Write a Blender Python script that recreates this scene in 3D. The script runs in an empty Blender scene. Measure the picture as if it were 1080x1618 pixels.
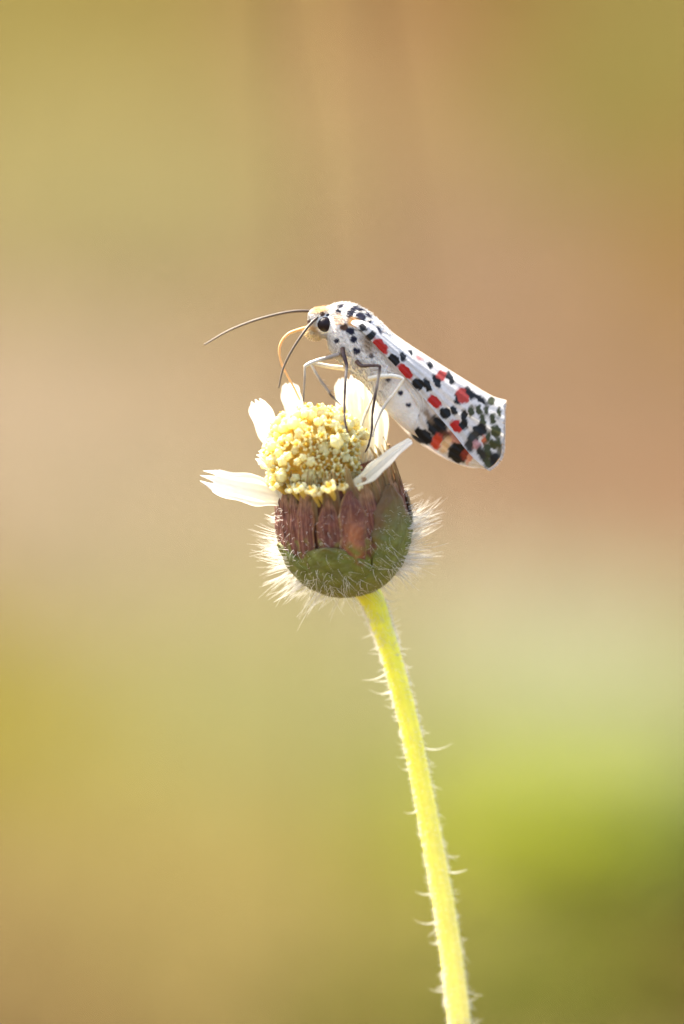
import bpy, bmesh, math, random
import numpy as np
from mathutils import Vector, Matrix
random.seed(7)
rng = np.random.default_rng(7)
scene = bpy.context.scene
COL = scene.collection

# ------------------------------------------------------------------ camera
S = 0.06e-3                      # metres per photograph pixel in the plane of the moth
DIST = 0.485                     # metres from lens to that plane
TILT = math.radians(8.0)
FOC = np.array([0.0, 0.0, 0.24])  # centre of the sharp plane: 24 cm above the ground
FWD = np.array([0, math.cos(TILT), -math.sin(TILT)])
RGT = np.array([1.0, 0, 0])
UPV = np.array([0, math.sin(TILT), math.cos(TILT)])
CAM = FOC - DIST * FWD
cd = bpy.data.cameras.new('camera')
cam = bpy.data.objects.new('camera', cd)
COL.objects.link(cam)
cam.location = CAM
cam.rotation_euler = (math.pi / 2 - TILT, 0, 0)
cd.sensor_fit = 'VERTICAL'
cd.sensor_height = 36
cd.lens = 18 / (809 * S / DIST)
cd.clip_start = 0.01
cd.clip_end = 2000
cd.dof.use_dof = True
cd.dof.focus_distance = DIST - 30 * S
cd.dof.aperture_fstop = 8.0
scene.camera = cam

# ------------------------------------------------------------------ sky, sun, exposure
SUN_TO = Vector((-0.42, 0.42, 0.80)).normalized()
elev = math.asin(SUN_TO.z)
azim = math.atan2(SUN_TO.x, SUN_TO.y)
world = bpy.data.worlds.new('World')
scene.world = world
world.use_nodes = True
wn = world.node_tree
sky = wn.nodes.new('ShaderNodeTexSky')
sky.sky_type = 'NISHITA'
sky.sun_disc = False
sky.sun_elevation = elev
sky.sun_rotation = azim
sky.dust_density = 4.0
sky.ozone_density = 0.3
wn.links.new(sky.outputs[0], wn.nodes['Background'].inputs[0])
wn.nodes['Background'].inputs[1].default_value = 0.15
sl = bpy.data.lights.new('sun', 'SUN')
sl.energy = 5.0
sl.angle = math.radians(0.5)
sl.color = (1.0, 0.93, 0.80)
sun = bpy.data.objects.new('sun', sl)
COL.objects.link(sun)
sun.location = (-1, 1.5, 3)
sun.rotation_euler = SUN_TO.to_track_quat('Z', 'Y').to_euler()
vs = scene.view_settings
vs.view_transform = 'Standard'
vs.look = 'None'
vs.gamma = 1
vs.use_curve_mapping = False
vs.exposure = 1.95
scene.cycles.use_denoising = True
scene.cycles.max_bounces = 10
scene.cycles.transmission_bounces = 8
scene.cycles.sample_clamp_indirect = 6


# ------------------------------------------------------------------ helpers
def P(a):
    """photograph pixel x, y and depth w (pixels towards the lens from the sharp plane) -> metres"""
    a = np.asarray(a, float).reshape(-1, 3)
    dep = DIST - a[:, 2] * S
    k = dep / DIST * S
    return (CAM + dep[:, None] * FWD + ((a[:, 0] - 540) * k)[:, None] * RGT + ((809 - a[:, 1]) * k)[:, None] * UPV)


def G(x, y, z=0.0):
    """ground point under a photograph pixel"""
    d = FWD * DIST + RGT * (x - 540) * S + UPV * (809 - y) * S
    t = (z - CAM[2]) / d[2]
    return CAM + d * t


def cr(pts, n):
    """Catmull-Rom resample"""
    p = np.asarray(pts, float)
    if p.ndim == 1:
        p = p[:, None]
    m = len(p)
    q = np.vstack([2 * p[0] - p[1], p, 2 * p[-1] - p[-2]])
    t = np.linspace(0, m - 1, n)
    i = np.minimum(t.astype(int), m - 2)
    f = (t - i)[:, None]
    a, b, c, d = q[i], q[i + 1], q[i + 2], q[i + 3]
    return 0.5 * (2 * b + (c - a) * f + (2 * a - 5 * b + 4 * c - d) * f ** 2 + (3 * b - a - 3 * c + d) * f ** 3)


def nz(v):
    v = np.asarray(v, float)
    return v / (np.linalg.norm(v, axis=-1, keepdims=True) + 1e-12)


def wob(x, y, f=1.0, seed=0.0):
    """cheap smooth noise in -1..1"""
    return (np.sin(x * 0.31 * f + 1.7 * np.sin(y * 0.23 * f + seed) + seed) +
            np.sin(y * 0.37 * f + 1.3 * np.sin(x * 0.29 * f - seed) + 2 * seed) +
            np.sin((x + y) * 0.71 * f + seed * 3) * 0.6) / 2.6


def mesh_obj(name, verts, faces, mat, parent=None, col=None, smooth=True, recalc=False, origin=(0, 0, 0), raw_parent=False):
    v = np.asarray(verts, float) - np.asarray(origin, float)
    me = bpy.data.meshes.new(name)
    me.from_pydata(v.tolist(), [], [list(map(int, f)) for f in faces])
    if recalc:
        bm = bmesh.new()
        bm.from_mesh(me)
        bmesh.ops.recalc_face_normals(bm, faces=bm.faces)
        bm.to_mesh(me)
        bm.free()
    if smooth:
        me.polygons.foreach_set('use_smooth', [True] * len(me.polygons))
    if col is not None:
        at = me.color_attributes.new('Col', 'FLOAT_COLOR', 'POINT')
        c = np.ones((len(v), 4))
        c[:, :3] = np.asarray(col, float)
        at.data.foreach_set('color', c.ravel())
    me.materials.append(mat)
    o = bpy.data.objects.new(name, me)
    COL.objects.link(o)
    if parent is not None:
        o.parent = parent
    return o


def empty(name, loc, label, cat, group=None):
    o = bpy.data.objects.new(name, None)
    COL.objects.link(o)
    o.location = loc
    o.empty_display_size = 0.005
    o['label'] = label
    o['category'] = cat
    if group:
        o['group'] = group
    return o


def grid_faces(nu, nv, wrap_v=False, off=0):
    f = []
    for i in range(nu - 1):
        for j in range(nv if wrap_v else nv - 1):
            k = (j + 1) % nv
            f.append((off + i * nv + j, off + (i + 1) * nv + j, off + (i + 1) * nv + k, off + i * nv + k))
    return f


def tube(pts, rad, nseg=10, n=40, cap=True):
    """tube in any space; returns verts, faces, t per vertex"""
    c = cr(pts, n)
    r = cr(rad, n)[:, 0]
    t = nz(np.gradient(c, axis=0))
    up = np.array([0.31, 0.2, 0.93])
    u = nz(np.cross(t[0], up))
    V = []
    T = []
    for i in range(n):
        u = nz(u - t[i] * np.dot(u, t[i]))
        b = np.cross(t[i], u)
        for j in range(nseg):
            a = 2 * math.pi * j / nseg
            V.append(c[i] + r[i] * (math.cos(a) * u + math.sin(a) * b))
            T.append(i / (n - 1))
    F = grid_faces(n, nseg, True)
    if cap:
        V.append(c[0]); T.append(0)
        V.append(c[-1]); T.append(1)
        a, b = len(V) - 2, len(V) - 1
        for j in range(nseg):
            k = (j + 1) % nseg
            F.append((a, j, k))
            F.append((b, (n - 1) * nseg + k, (n - 1) * nseg + j))
    return np.array(V), F, np.array(T)


def hair_mesh(hairs, nseg=4, tip=0.15):
    """hairs: list of (root, direction, length, bend vector, radius), in pixel space -> verts, faces"""
    V = []
    F = []
    for (p, d, L, bend, r) in hairs:
        p = np.asarray(p, float)
        d = nz(d)
        s = nz(np.cross(d, [0.2, 0.35, 0.9]))
        b = np.cross(d, s)
        o = len(V)
        for i in range(nseg + 1):
            f = i / nseg
            c = p + d * L * f + np.asarray(bend) * L * f * f
            rr = r * (1 - f * (1 - tip))
            for j in range(3):
                a = 2.0944 * j
                V.append(c + rr * (math.cos(a) * s + math.sin(a) * b))
        for i in range(nseg):
            for j in range(3):
                k = (j + 1) % 3
                F.append((o + i * 3 + j, o + i * 3 + k, o + (i + 1) * 3 + k, o + (i + 1) * 3 + j))
    return np.array(V), F


def material(name, color=None, rough=0.6, transl=0.0, sss=0.0, sss_rad=(1, 0.6, 0.3), sss_scale=0.001, noise=0.0, nscale=600.0,
             bump=0.0, bscale=1500.0, spec=0.3, coat=0.0, tint=None):
    m = bpy.data.materials.new(name)
    m.use_nodes = True
    nt = m.node_tree
    b = nt.nodes['Principled BSDF']
    out = nt.nodes['Material Output']
    if color is None:
        at = nt.nodes.new('ShaderNodeAttribute')
        at.attribute_name = 'Col'
        src = at.outputs['Color']
    else:
        rgb = nt.nodes.new('ShaderNodeRGB')
        rgb.outputs[0].default_value = (*color, 1)
        src = rgb.outputs[0]
    tc = nt.nodes.new('ShaderNodeTexCoord')
    if noise > 0:
        nx = nt.nodes.new('ShaderNodeTexNoise')
        nx.inputs['Scale'].default_value = nscale
        nx.inputs['Detail'].default_value = 4
        nt.links.new(tc.outputs['Object'], nx.inputs['Vector'])
        mr = nt.nodes.new('ShaderNodeMapRange')
        mr.inputs['From Min'].default_value = 0.25
        mr.inputs['From Max'].default_value = 0.75
        mr.inputs['To Min'].default_value = 1 - noise
        mr.inputs['To Max'].default_value = 1 + noise
        nt.links.new(nx.outputs['Fac'], mr.inputs['Value'])
        mx = nt.nodes.new('ShaderNodeVectorMath')
        mx.operation = 'SCALE'
        nt.links.new(src, mx.inputs[0])
        nt.links.new(mr.outputs[0], mx.inputs['Scale'])
        src = mx.outputs[0]
    nt.links.new(src, b.inputs['Base Color'])
    b.inputs['Roughness'].default_value = rough
    b.inputs['Specular IOR Level'].default_value = spec
    b.inputs['Coat Weight'].default_value = coat
    if sss > 0:
        b.inputs['Subsurface Weight'].default_value = sss
        b.inputs['Subsurface Radius'].default_value = sss_rad
        b.inputs['Subsurface Scale'].default_value = sss_scale
    if bump > 0:
        bn = nt.nodes.new('ShaderNodeTexNoise')
        bn.inputs['Scale'].default_value = bscale
        bn.inputs['Detail'].default_value = 3
        nt.links.new(tc.outputs['Object'], bn.inputs['Vector'])
        bp = nt.nodes.new('ShaderNodeBump')
        bp.inputs['Strength'].default_value = bump
        bp.inputs['Distance'].default_value = 0.0003
        nt.links.new(bn.outputs['Fac'], bp.inputs['Height'])
        nt.links.new(bp.outputs[0], b.inputs['Normal'])
    if transl > 0:
        tr = nt.nodes.new('ShaderNodeBsdfTranslucent')
        if tint:
            tm = nt.nodes.new('ShaderNodeVectorMath')
            tm.operation = 'MULTIPLY'
            tm.inputs[1].default_value = tint
            nt.links.new(src, tm.inputs[0])
            nt.links.new(tm.outputs[0], tr.inputs['Color'])
        else:
            nt.links.new(src, tr.inputs['Color'])
        ms = nt.nodes.new('ShaderNodeMixShader')
        ms.inputs[0].default_value = transl
        nt.links.new(b.outputs[0], ms.inputs[1])
        nt.links.new(tr.outputs[0], ms.inputs[2])
        nt.links.new(ms.outputs[0], out.inputs['Surface'])
    return m


M_WING = material('wing_scales', rough=0.5, transl=0.30, noise=0.10, nscale=3500, bump=0.25, bscale=6000)
M_BODY = material('moth_body', rough=0.75, sss=0.25, sss_scale=0.0004, noise=0.06, nscale=3000, bump=0.4, bscale=5000)
M_FUR = material('moth_fur', rough=0.7, transl=0.35)
M_EYE = material('moth_eye', (0.012, 0.004, 0.005), rough=0.3, spec=0.25, noise=0.3, nscale=9000, bump=0.25, bscale=14000)
M_LEG = material('moth_leg', rough=0.5, noise=0.12, nscale=3000)
M_PROB = material('moth_proboscis', (0.72, 0.46, 0.19), rough=0.4, sss=0.5, sss_scale=0.0003)
M_PETAL = material('petal_cream', rough=0.6, transl=0.5, noise=0.04, nscale=1500, bump=0.15)
M_FLORET = material('floret_yellow', rough=0.55, transl=0.52, noise=0.06, nscale=2500, bump=0.2)
M_BRACT = material('bract', rough=0.65, sss=0.15, sss_scale=0.0005, noise=0.14, nscale=1800, bump=0.4, bscale=2600)
M_HAIR = material('plant_hair', (0.92, 0.90, 0.84), rough=0.45, transl=0.55)
M_STEM = material('flower_stem', rough=0.5, sss=1.0, sss_rad=(1.6, 1.5, 0.25), sss_scale=0.0016, noise=0.07, nscale=900, bump=0.25)


def spots(x, y, base, lst, wobble=1.0, seed=0.0):
    """paint soft-edged marks (cx, cy, rx, ry, angle, colour, edge) over a base colour"""
    c = np.array(base, float) * np.ones((len(x), 3)) if np.ndim(base) == 1 else np.array(base, float)
    xw = x + wobble * wob(x * 1.3, y * 1.3, 1.0, seed)
    yw = y + wobble * wob(y * 1.3, x * 1.3, 1.0, seed + 4)
    for (cx, cy, rx, ry, ang, colr, e) in lst:
        a = math.radians(ang)
        dx = xw - cx
        dy = yw - cy
        u = (dx * math.cos(a) + dy * math.sin(a)) / rx
        v = (-dx * math.sin(a) + dy * math.cos(a)) / ry
        r = (np.abs(u) ** 2.4 + np.abs(v) ** 2.4) ** (1 / 2.4)
        ee = e / min(rx, ry)
        k = np.clip((1 + ee - r) / (2 * ee), 0, 1)
        k = (k * k * (3 - 2 * k))[:, None]
        c = c * (1 - k) + np.array(colr) * k
    return c


# ------------------------------------------------------------------ ground
gm = bpy.data.materials.new('dry_soil')
gm.use_nodes = True
nt = gm.node_tree
tc = nt.nodes.new('ShaderNodeTexCoord')
n1 = nt.nodes.new('ShaderNodeTexNoise'); n1.inputs['Scale'].default_value = 3.0; n1.inputs['Detail'].default_value = 5
n2 = nt.nodes.new('ShaderNodeTexNoise'); n2.inputs['Scale'].default_value = 60.0; n2.inputs['Detail'].default_value = 6
nt.links.new(tc.outputs['Object'], n1.inputs['Vector']); nt.links.new(tc.outputs['Object'], n2.inputs['Vector'])
rp = nt.nodes.new('ShaderNodeValToRGB')
rp.color_ramp.elements[0].position = 0.3; rp.color_ramp.elements[0].color = (0.075, 0.050, 0.021, 1)
rp.color_ramp.elements[1].position = 0.7; rp.color_ramp.elements[1].color = (0.112, 0.078, 0.034, 1)
mxg = nt.nodes.new('ShaderNodeMath'); mxg.operation = 'MULTIPLY_ADD'; mxg.inputs[1].default_value = 0.45
nt.links.new(n2.outputs['Fac'], mxg.inputs[0])
m2 = nt.nodes.new('ShaderNodeMath'); m2.operation = 'MULTIPLY'; m2.inputs[1].default_value = 0.55
nt.links.new(n1.outputs['Fac'], m2.inputs[0]); nt.links.new(m2.outputs[0], mxg.inputs[2])
nt.links.new(mxg.outputs[0], rp.inputs[0])
nt.links.new(rp.outputs[0], nt.nodes['Principled BSDF'].inputs['Base Color'])
nt.nodes['Principled BSDF'].inputs['Roughness'].default_value = 1.0
nt.nodes['Principled BSDF'].inputs['Specular IOR Level'].default_value = 0.0
bpn = nt.nodes.new('ShaderNodeBump'); bpn.inputs['Distance'].default_value = 0.01; bpn.inputs['Strength'].default_value = 0.7
nt.links.new(n2.outputs['Fac'], bpn.inputs['Height']); nt.links.new(bpn.outputs[0], nt.nodes['Principled BSDF'].inputs['Normal'])
gx = np.concatenate([[-600, -60, -12], np.linspace(-4, 4, 41), [12, 60, 600]])
gy = np.concatenate([[-600, -30], np.linspace(-2, 14, 81), [40, 200, 900]])
def gh(x, y):
    return (0.012 * math.sin(x * 3.1 + 1) * math.sin(y * 2.3) if abs(x) <= 4 and -2 < y < 14 else 0) * min(1, math.hypot(x, y) / 0.6)


GV = [(x, y, gh(x, y)) for x in gx for y in gy]
ground = mesh_obj('ground', GV, grid_faces(len(gx), len(gy)), gm)
ground['kind'] = 'structure'
ground['label'] = 'warm brown dry soil of the field far behind the flower'


def blades(spec, seed, tall=True):
    """spec: list of (ground point, height, width, lean vector, colour) -> verts, faces, colours"""
    V = []; F = []; C = []
    for (p, h, wd, lean, c) in spec:
        a = random.uniform(0, math.pi)
        s = np.array([math.cos(a), math.sin(a), 0]) * wd
        o = len(V)
        for i, f in enumerate((0, 0.4, 0.75, 1.0)):
            q = np.asarray(p) + np.array([0, 0, h * f * (1 - 0.25 * f)]) + np.asarray(lean) * h * f * f
            k = (1, 0.85, 0.5, 0.05)[i]
            V += [q - s * k, q + s * k]
            C += [c, c]
        for i in range(3):
            F.append((o + 2 * i, o + 2 * i + 1, o + 2 * i + 3, o + 2 * i + 2))
    return V, F, C


M_GRASS = material('grass_blade', rough=0.9, transl=0.45, spec=0.03)
M_LEAF = material('field_leaf', rough=0.7, transl=0.45, noise=0.1, nscale=80, spec=0.08)


def jit(c, a=0.18):
    k = 1 + random.uniform(-a, a)
    return tuple(max(0.002, q * k * (1 + random.uniform(-a, a) * 0.35)) for q in c)


def grass_field(name, label, regs, hmin, hmax):
    """each region: centre pixel x, y, half widths, blade count, colour"""
    spec = []
    for (cx, cy, rx, ry, n, c) in regs:
        for _ in range(n):
            px = cx + rx * max(-1.6, min(1.6, random.gauss(0, 0.55)))
            py = cy + ry * max(-1.6, min(1.6, random.gauss(0, 0.55)))
            if py < -240:
                continue
            p = G(px, py)
            h = random.uniform(hmin, hmax)
            dd = np.linalg.norm(p - CAM)
            p = p + np.array([0, 0, gh(p[0], p[1]) - 0.003])
            lean = (random.gauss(0, 0.6), random.gauss(0, 0.6), 0)
            spec.append((p, h, 0.0011 * (0.6 + 0.8 * dd), lean, jit(c)))
    if name == 'dry_grass':      # thin cover over the rest of the field
        for _ in range(9000):
            p = np.array([random.uniform(-3, 3), random.uniform(0.25, 8), 0])
            q = p - CAM
            if abs(q[0]) < q[1] * 0.075 and 1.0 < q[1]:
                continue
            p[2] = gh(p[0], p[1]) - 0.003
            spec.append((p, random.uniform(.012, .04), 0.0011 * (0.6 + 0.8 * q[1]), (random.gauss(0, .6), random.gauss(0, .6), 0), jit(random.choice((lin(200, 176, 120), lin(186, 164, 90), lin(176, 172, 90), lin(190, 150, 110))))))
    V, F, C = blades(spec, 1)
    o = mesh_obj(name, V, F, M_GRASS, None, C, smooth=False)
    o['kind'] = 'stuff'
    o['label'] = label
    o['category'] = 'grass'
    return o


def lin(r, g, b, k=0.405):
    f = lambda q: ((q / 255 + 0.055) / 1.055) ** 2.4
    return (f(r) * k, f(g) * k, f(b) * k * 1.08)


grass_field('dry_grass', 'tan dry grass spread over the field level with the moth antennae and left petal',
            [(60, 640, 420, 230, 3000, lin(214, 192, 154)), (-500, 700, 400, 500, 2500, lin(210, 188, 136)), (330, 900, 320, 260, 3000, lin(206, 188, 142)), (420, 520, 300, 160, 1500, lin(196, 168, 120)),
             (420, 1180, 260, 200, 4000, lin(200, 195, 124)), (320, 1560, 400, 160, 4200, lin(204, 184, 108)), (-100, 1600, 400, 200, 3200, lin(184, 154, 98))], 0.010, 0.030)
grass_field('straw_grass', 'yellow straw coloured grass patch low down to the left of the hairy stem',
            [(-20, 1230, 300, 170, 4500, lin(190, 174, 70)), (200, 1380, 320, 140, 4000, lin(200, 184, 100)), (-500, 1300, 300, 200, 2000, lin(188, 166, 70))], 0.010, 0.026)
grass_field('pale_grass', 'pale sunlit green grass behind the middle of the hairy stem',
            [(860, 1030, 280, 190, 4600, lin(216, 212, 166)), (880, 1240, 280, 140, 4000, lin(200, 206, 136)), (800, 900, 300, 110, 1800, lin(214, 198, 164)), (1350, 1100, 300, 250, 1500, lin(176, 168, 90))], 0.010, 0.024)
grass_field('green_grass', 'deep yellow green grass beside the foot of the hairy stem',
            [(845, 1400, 190, 90, 4000, lin(204, 212, 88)), (720, 1480, 160, 70, 3000, lin(186, 198, 50)), (1070, 1640, 150, 60, 2000, lin(128, 104, 50)), (820, 1450, 260, 140, 10000, lin(188, 198, 64)), (620, 1420, 170, 150, 3500, lin(174, 168, 72)), (1110, 1440, 120, 90, 3000, lin(114, 124, 46)), (820, 1600, 360, 110, 6000, lin(152, 157, 62)), (560, 1590, 180, 120, 3500, lin(160, 154, 60)), (1450, 1450, 300, 250, 1500, lin(110, 115, 40))], 0.010, 0.024)
grass_field('reddish_grass', 'reddish brown withered grass level with the folded wings of the moth',
            [(900, 640, 320, 200, 4000, lin(188, 156, 118)), (720, 430, 300, 150, 2500, lin(192, 160, 122)), (1080, 420, 180, 180, 2000, lin(172, 138, 76)), (1500, 600, 400, 300, 2500, lin(180, 138, 100)), (1000, 830, 260, 100, 1600, lin(196, 158, 116))], 0.012, 0.035)
grass_field('olive_grass', 'olive grass at the far edge of the field beyond the moth',
            [(80, 60, 300, 180, 3000, lin(172, 156, 84)), (330, 130, 160, 120, 1600, lin(160, 140, 74)), (180, 340, 300, 110, 1600, lin(194, 180, 118)), (970, 90, 240, 200, 3000, lin(160, 146, 76)), (730, 10, 140, 60, 900, lin(140, 92, 40)), (560, 120, 200, 200, 2000, lin(196, 160, 112)), (730, 0, 150, 120, 1800, lin(150, 106, 52)), (60, -130, 600, 90, 3500, lin(160, 142, 74)), (560, -130, 300, 90, 2500, lin(168, 134, 78)), (1000, -130, 500, 90, 3500, lin(148, 132, 70)), (-500, 150, 400, 300, 2000, lin(180, 162, 80)), (1600, 100, 400, 300, 2000, lin(168, 150, 70))], 0.03, 0.09)


def leaf_mesh(L, W, droop, c):
    V = []; C = []
    for i in range(9):
        f = i / 8
        wv = W * math.sin(math.pi * min(1, f * 0.94 + 0.06)) ** 0.8
        for j, v in enumerate((-1, -.5, 0, .5, 1)):
            V.append((wv * v, L * f, -droop * L * f * f + 0.25 * wv * abs(v))); C.append(c)
    return V, grid_faces(9, 5), C


def weed(x, y, hgt, nleaf, c, label):
    p = G(x, y); p[2] = gh(p[0], p[1])
    root = empty('leafy_weed', p, label, 'plant', 'low green weeds in the field')
    V, F, T = tube([(0, 0, -0.004), (0.002, 0, hgt * .5), (0.004, 0.001, hgt)], [0.0016, 0.0014, 0.0008], 8, 12)
    mesh_obj('stalk', V, F, M_LEAF, root, np.ones((len(V), 3)) * np.array(c) * 0.8, recalc=True)
    for i in range(nleaf):
        f = (i + 0.5) / nleaf
        L = random.uniform(.030, .045) * (1 - .35 * f)
        lv, lf, lc = leaf_mesh(L, L * .30, random.uniform(.1, .5), jit(c, .12))
        o = mesh_obj('leaf', lv, lf, M_LEAF, root, lc)
        o.location = (0.002 + .002 * f, 0, hgt * (0.12 + .88 * f))
        o.rotation_euler = (random.uniform(.1, .7), 0, i * 2.4 + random.uniform(-.3, .3))


weed(860, 1500, 0.030, 13, lin(196, 206, 12), 'bright yellow green leafy weed on the ground behind the foot of the stem')
weed(1180, 1520, 0.034, 13, lin(96, 112, 30), 'dark green leafy weed on the ground beside the bright one')


def stalk(pxs, label):
    pts = []
    for (x, y, D) in pxs:
        d = FWD * DIST + RGT * (x - 540) * S + UPV * (809 - y) * S
        pts.append(CAM + d / d[1] * D)
    pts[0][2] = gh(pts[0][0], pts[0][1]) - 0.004
    root = empty('dry_stalk', pts[0], label, 'grass stalk')
    V, F, T = tube(np.array(pts) - pts[0], [0.00035, 0.00035, 0.00035, 0.00035, 0.0003], 8, 60)
    mesh_obj('stalk', V, F, M_LEAF, root, np.ones((len(V), 3)) * (0.05, 0.028, 0.012), recalc=True)
    hs = []
    q = cr(np.array(pts) - pts[0], 60)
    for k in range(54, 60):
        for _ in range(3):
            hs.append((q[k], q[k] - q[k - 1] + np.array([random.gauss(0, .003) for _ in range(3)]), 0.008, (0, 0, 0), 0.0007))
    V, F = hair_mesh(hs, 2)
    o = mesh_obj('seed_head', V, F, M_LEAF, root, np.ones((len(V), 3)) * (0.10, 0.06, 0.03))
    o['kind'] = 'stuff'


stalk([(655, 1700, 1.13), (640, 1000, 1.00), (630, 500, 0.84), (612, 220, 0.72), (594, 60, 0.66), (580, -90, 0.63), (566, -220, 0.61)], 'thin brown stalk arching above the folded wings of the moth')
stalk([(520, 1700, 1.12), (505, 1000, 0.99), (480, 480, 0.83), (448, 200, 0.72), (434, 60, 0.66), (430, -90, 0.63), (428, -220, 0.61)], 'thin brown stalk arching above the head and antennae of the moth')

# ------------------------------------------------------------------ flower
AX = nz([-0.12, -0.95, 0.29])
B0 = np.array([556., 938., -40.])
FR = nz(np.array([0, 0, 1.]) - AX * AX[2])
RT = nz(np.cross(AX, FR))
if RT[0] < 0:
    RT = -RT
PROF = np.array([(0, 6), (3, 25), (10, 43), (22, 61), (40, 78), (62, 91), (88, 100), (112, 103), (145, 100), (170, 96), (190, 92), (225, 86)], float)


def prof(s):
    return np.interp(s, PROF[:, 0], PROF[:, 1])


PS = cr(PROF, 400)


def prof_s(s):
    return np.interp(s, PS[:, 0], PS[:, 1])


def bud(s, phi, r):
    s = np.asarray(s, float)[..., None]
    phi = np.asarray(phi, float)[..., None]
    r = np.asarray(r, float)[..., None]
    return B0 + AX * s + r * (np.sin(phi) * RT + np.cos(phi) * FR)


# stem: down out of frame to the soil
STEM = [(556, 905, -32, 19), (570, 922, -40, 20), (588, 948, -50, 19), (603, 990, -58, 16.5), (620, 1043, -66, 15.5), (650, 1160, -80, 15.5),
        (681, 1320, -98, 16), (706, 1460, -115, 17), (726, 1618, -135, 18), (740, 1760, -150, 19)]
sp = np.array(STEM, float)
wpts = list(P(sp[:, :3]))
wrad = list(sp[:, 3] * S)
last = wpts[-1]
for f in (0.33, 0.66, 1.0):
    wpts.append(np.array([last[0] + 0.010 * f + 0.006 * f * f, last[1] + 0.012 * f, last[2] * (1 - f) - 0.004 * f]))
    wrad.append((19 + 4 * f) * S)
FLOC = wpts[-1].copy(); FLOC[2] = 0
flower = empty('daisy_flower', FLOC, 'cream and yellow daisy head with brown bristly bud on a tall hairy stem', 'flower')


def fpart(name, Vpx, F, mat, parent=flower, col=None, **k):
    return mesh_obj(name, P(Vpx), F, mat, parent, col, origin=FLOC, **k)


V, F, T = tube(wpts, wrad, 20, 260)
zz = V[:, 2]
kk = np.clip((zz - 0.19) / 0.05, 0, 1)[:, None]
cs = np.array((0.86, 0.78, 0.27)) * (1 - kk) + np.array((0.66, 0.68, 0.03)) * kk
cs *= (1 + 0.05 * np.sin(np.arange(len(V)) % 20 * 1.9))[:, None]
stem = mesh_obj('stem', V, F, M_STEM, flower, cs, origin=FLOC, recalc=True)

# stem hairs
sc = cr(sp[2:], 600)
hs = []
for i in range(2600):
    k = random.randint(2, 570)
    p = sc[k]
    tg = nz(sc[k + 1][:3] - sc[k - 1][:3])
    a = random.uniform(0, 2 * math.pi)
    s1 = nz(np.cross(tg, [0, 0, 1.])); s2 = np.cross(tg, s1)
    d = math.cos(a) * s1 + math.sin(a) * s2
    hs.append((p[:3] + d * p[3] * 0.97, d + tg * random.uniform(-0.2, 0.7), random.uniform(3, 7.5), tg * random.uniform(0, 0.3), 0.55))
LONG = [(583, 985, -1, 12, .6, 1), (608, 1062, -1, 40, .45, 1.3), (600, 1075, -1, 22, .2, .9), (617, 1092, -1, 34, .35, 1.1), (622, 1110, -1, 14, .9, .9), (634, 1175, -1, 16, 1.1, .8), (641, 1215, -1, 24, 1.2, .9),
        (657, 1280, -1, 22, .8, 1.1), (676, 1410, -1, 26, .4, 1.3), (690, 1455, -1, 36, .55, 1.2), (690, 1490, -1, 16, .5, 1), (702, 1565, -1, 24, .4, 1.2), (704, 1580, -1, 10, .4, 1),
        (610, 942, 1, 26, .35, 1.1), (672, 1180, 1, 40, .35, 1.2), (678, 1205, 1, 12, .3, .9), (704, 1352, 1, 20, .2, 1.1), (712, 1378, 1, 26, .25, 1.4), (738, 1565, 1, 26, .7, 1.0), (632, 1010, 1, 8, .5, .9), (690, 1250, 1, 9, .4, .8), (716, 1420, 1, 8, .5, .8)]
for (x, y, sd, L, dn, r) in LONG:
    k = int(np.argmin(np.abs(sc[:, 1] - y)))
    p = sc[k, :3] + np.array([sd * sc[k, 3] * 0.9, 0, random.uniform(-4, 4)])
    hs.append((p, (sd, min(dn, 0.62) * random.uniform(1.1, 1.9), random.uniform(-.2, .2)), L * 1.15, (0.1 * sd, random.uniform(-1.5, -.3) * min(dn, .7) - .1, random.uniform(-.2, .2)), r * 0.85))
for i in range(150):
    k = random.randint(2, 570)
    sd = random.choice((-1, 1))
    p = sc[k, :3] + np.array([sd * sc[k, 3] * 0.9, 0, random.uniform(-8, 8)])
    hs.append((p, (sd, random.uniform(-.1, 1), random.uniform(-.6, .6)), random.uniform(7, 19), (random.uniform(-.3, .3), random.uniform(-.8, .4), random.uniform(-.3, .3)), 0.62))
V, F = hair_mesh(hs)
o = fpart('hair', V, F, M_HAIR, stem); o['kind'] = 'stuff'; o['label'] = 'short white hairs all along the stem'

# bud core
ns, na = 70, 64
ss = np.linspace(0, 196, ns)
A = np.linspace(0, 2 * np.pi, na, endpoint=False)
SS, AA = np.meshgrid(ss, A, indexing='ij')
V = bud(SS, AA, prof_s(SS) - 5).reshape(-1, 3)
F = grid_faces(ns, na, True)
V = np.vstack([V, [B0], [B0 + AX * 196]])
for j in range(na):
    k = (j + 1) % na
    F.append((len(V) - 2, j, k)); F.append((len(V) - 1, (ns - 1) * na + k, (ns - 1) * na + j))
kcol = np.concatenate([SS.ravel(), [0, 196]])
kk = np.clip((kcol - 40) / 80, 0, 1)[:, None]
cs = np.array((0.07, 0.085, 0.02)) * (1 - kk) + np.array((0.13, 0.045, 0.025)) * kk
budo = fpart('bud', V, F, M_BRACT, col=cs, recalc=True)

MAROON = np.array((0.130, 0.042, 0.028)); BRICK = np.array((0.36, 0.13, 0.055)); BGREEN = np.array((0.130, 0.150, 0.026)); BTAN = np.array((0.36, 0.23, 0.09))


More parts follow.
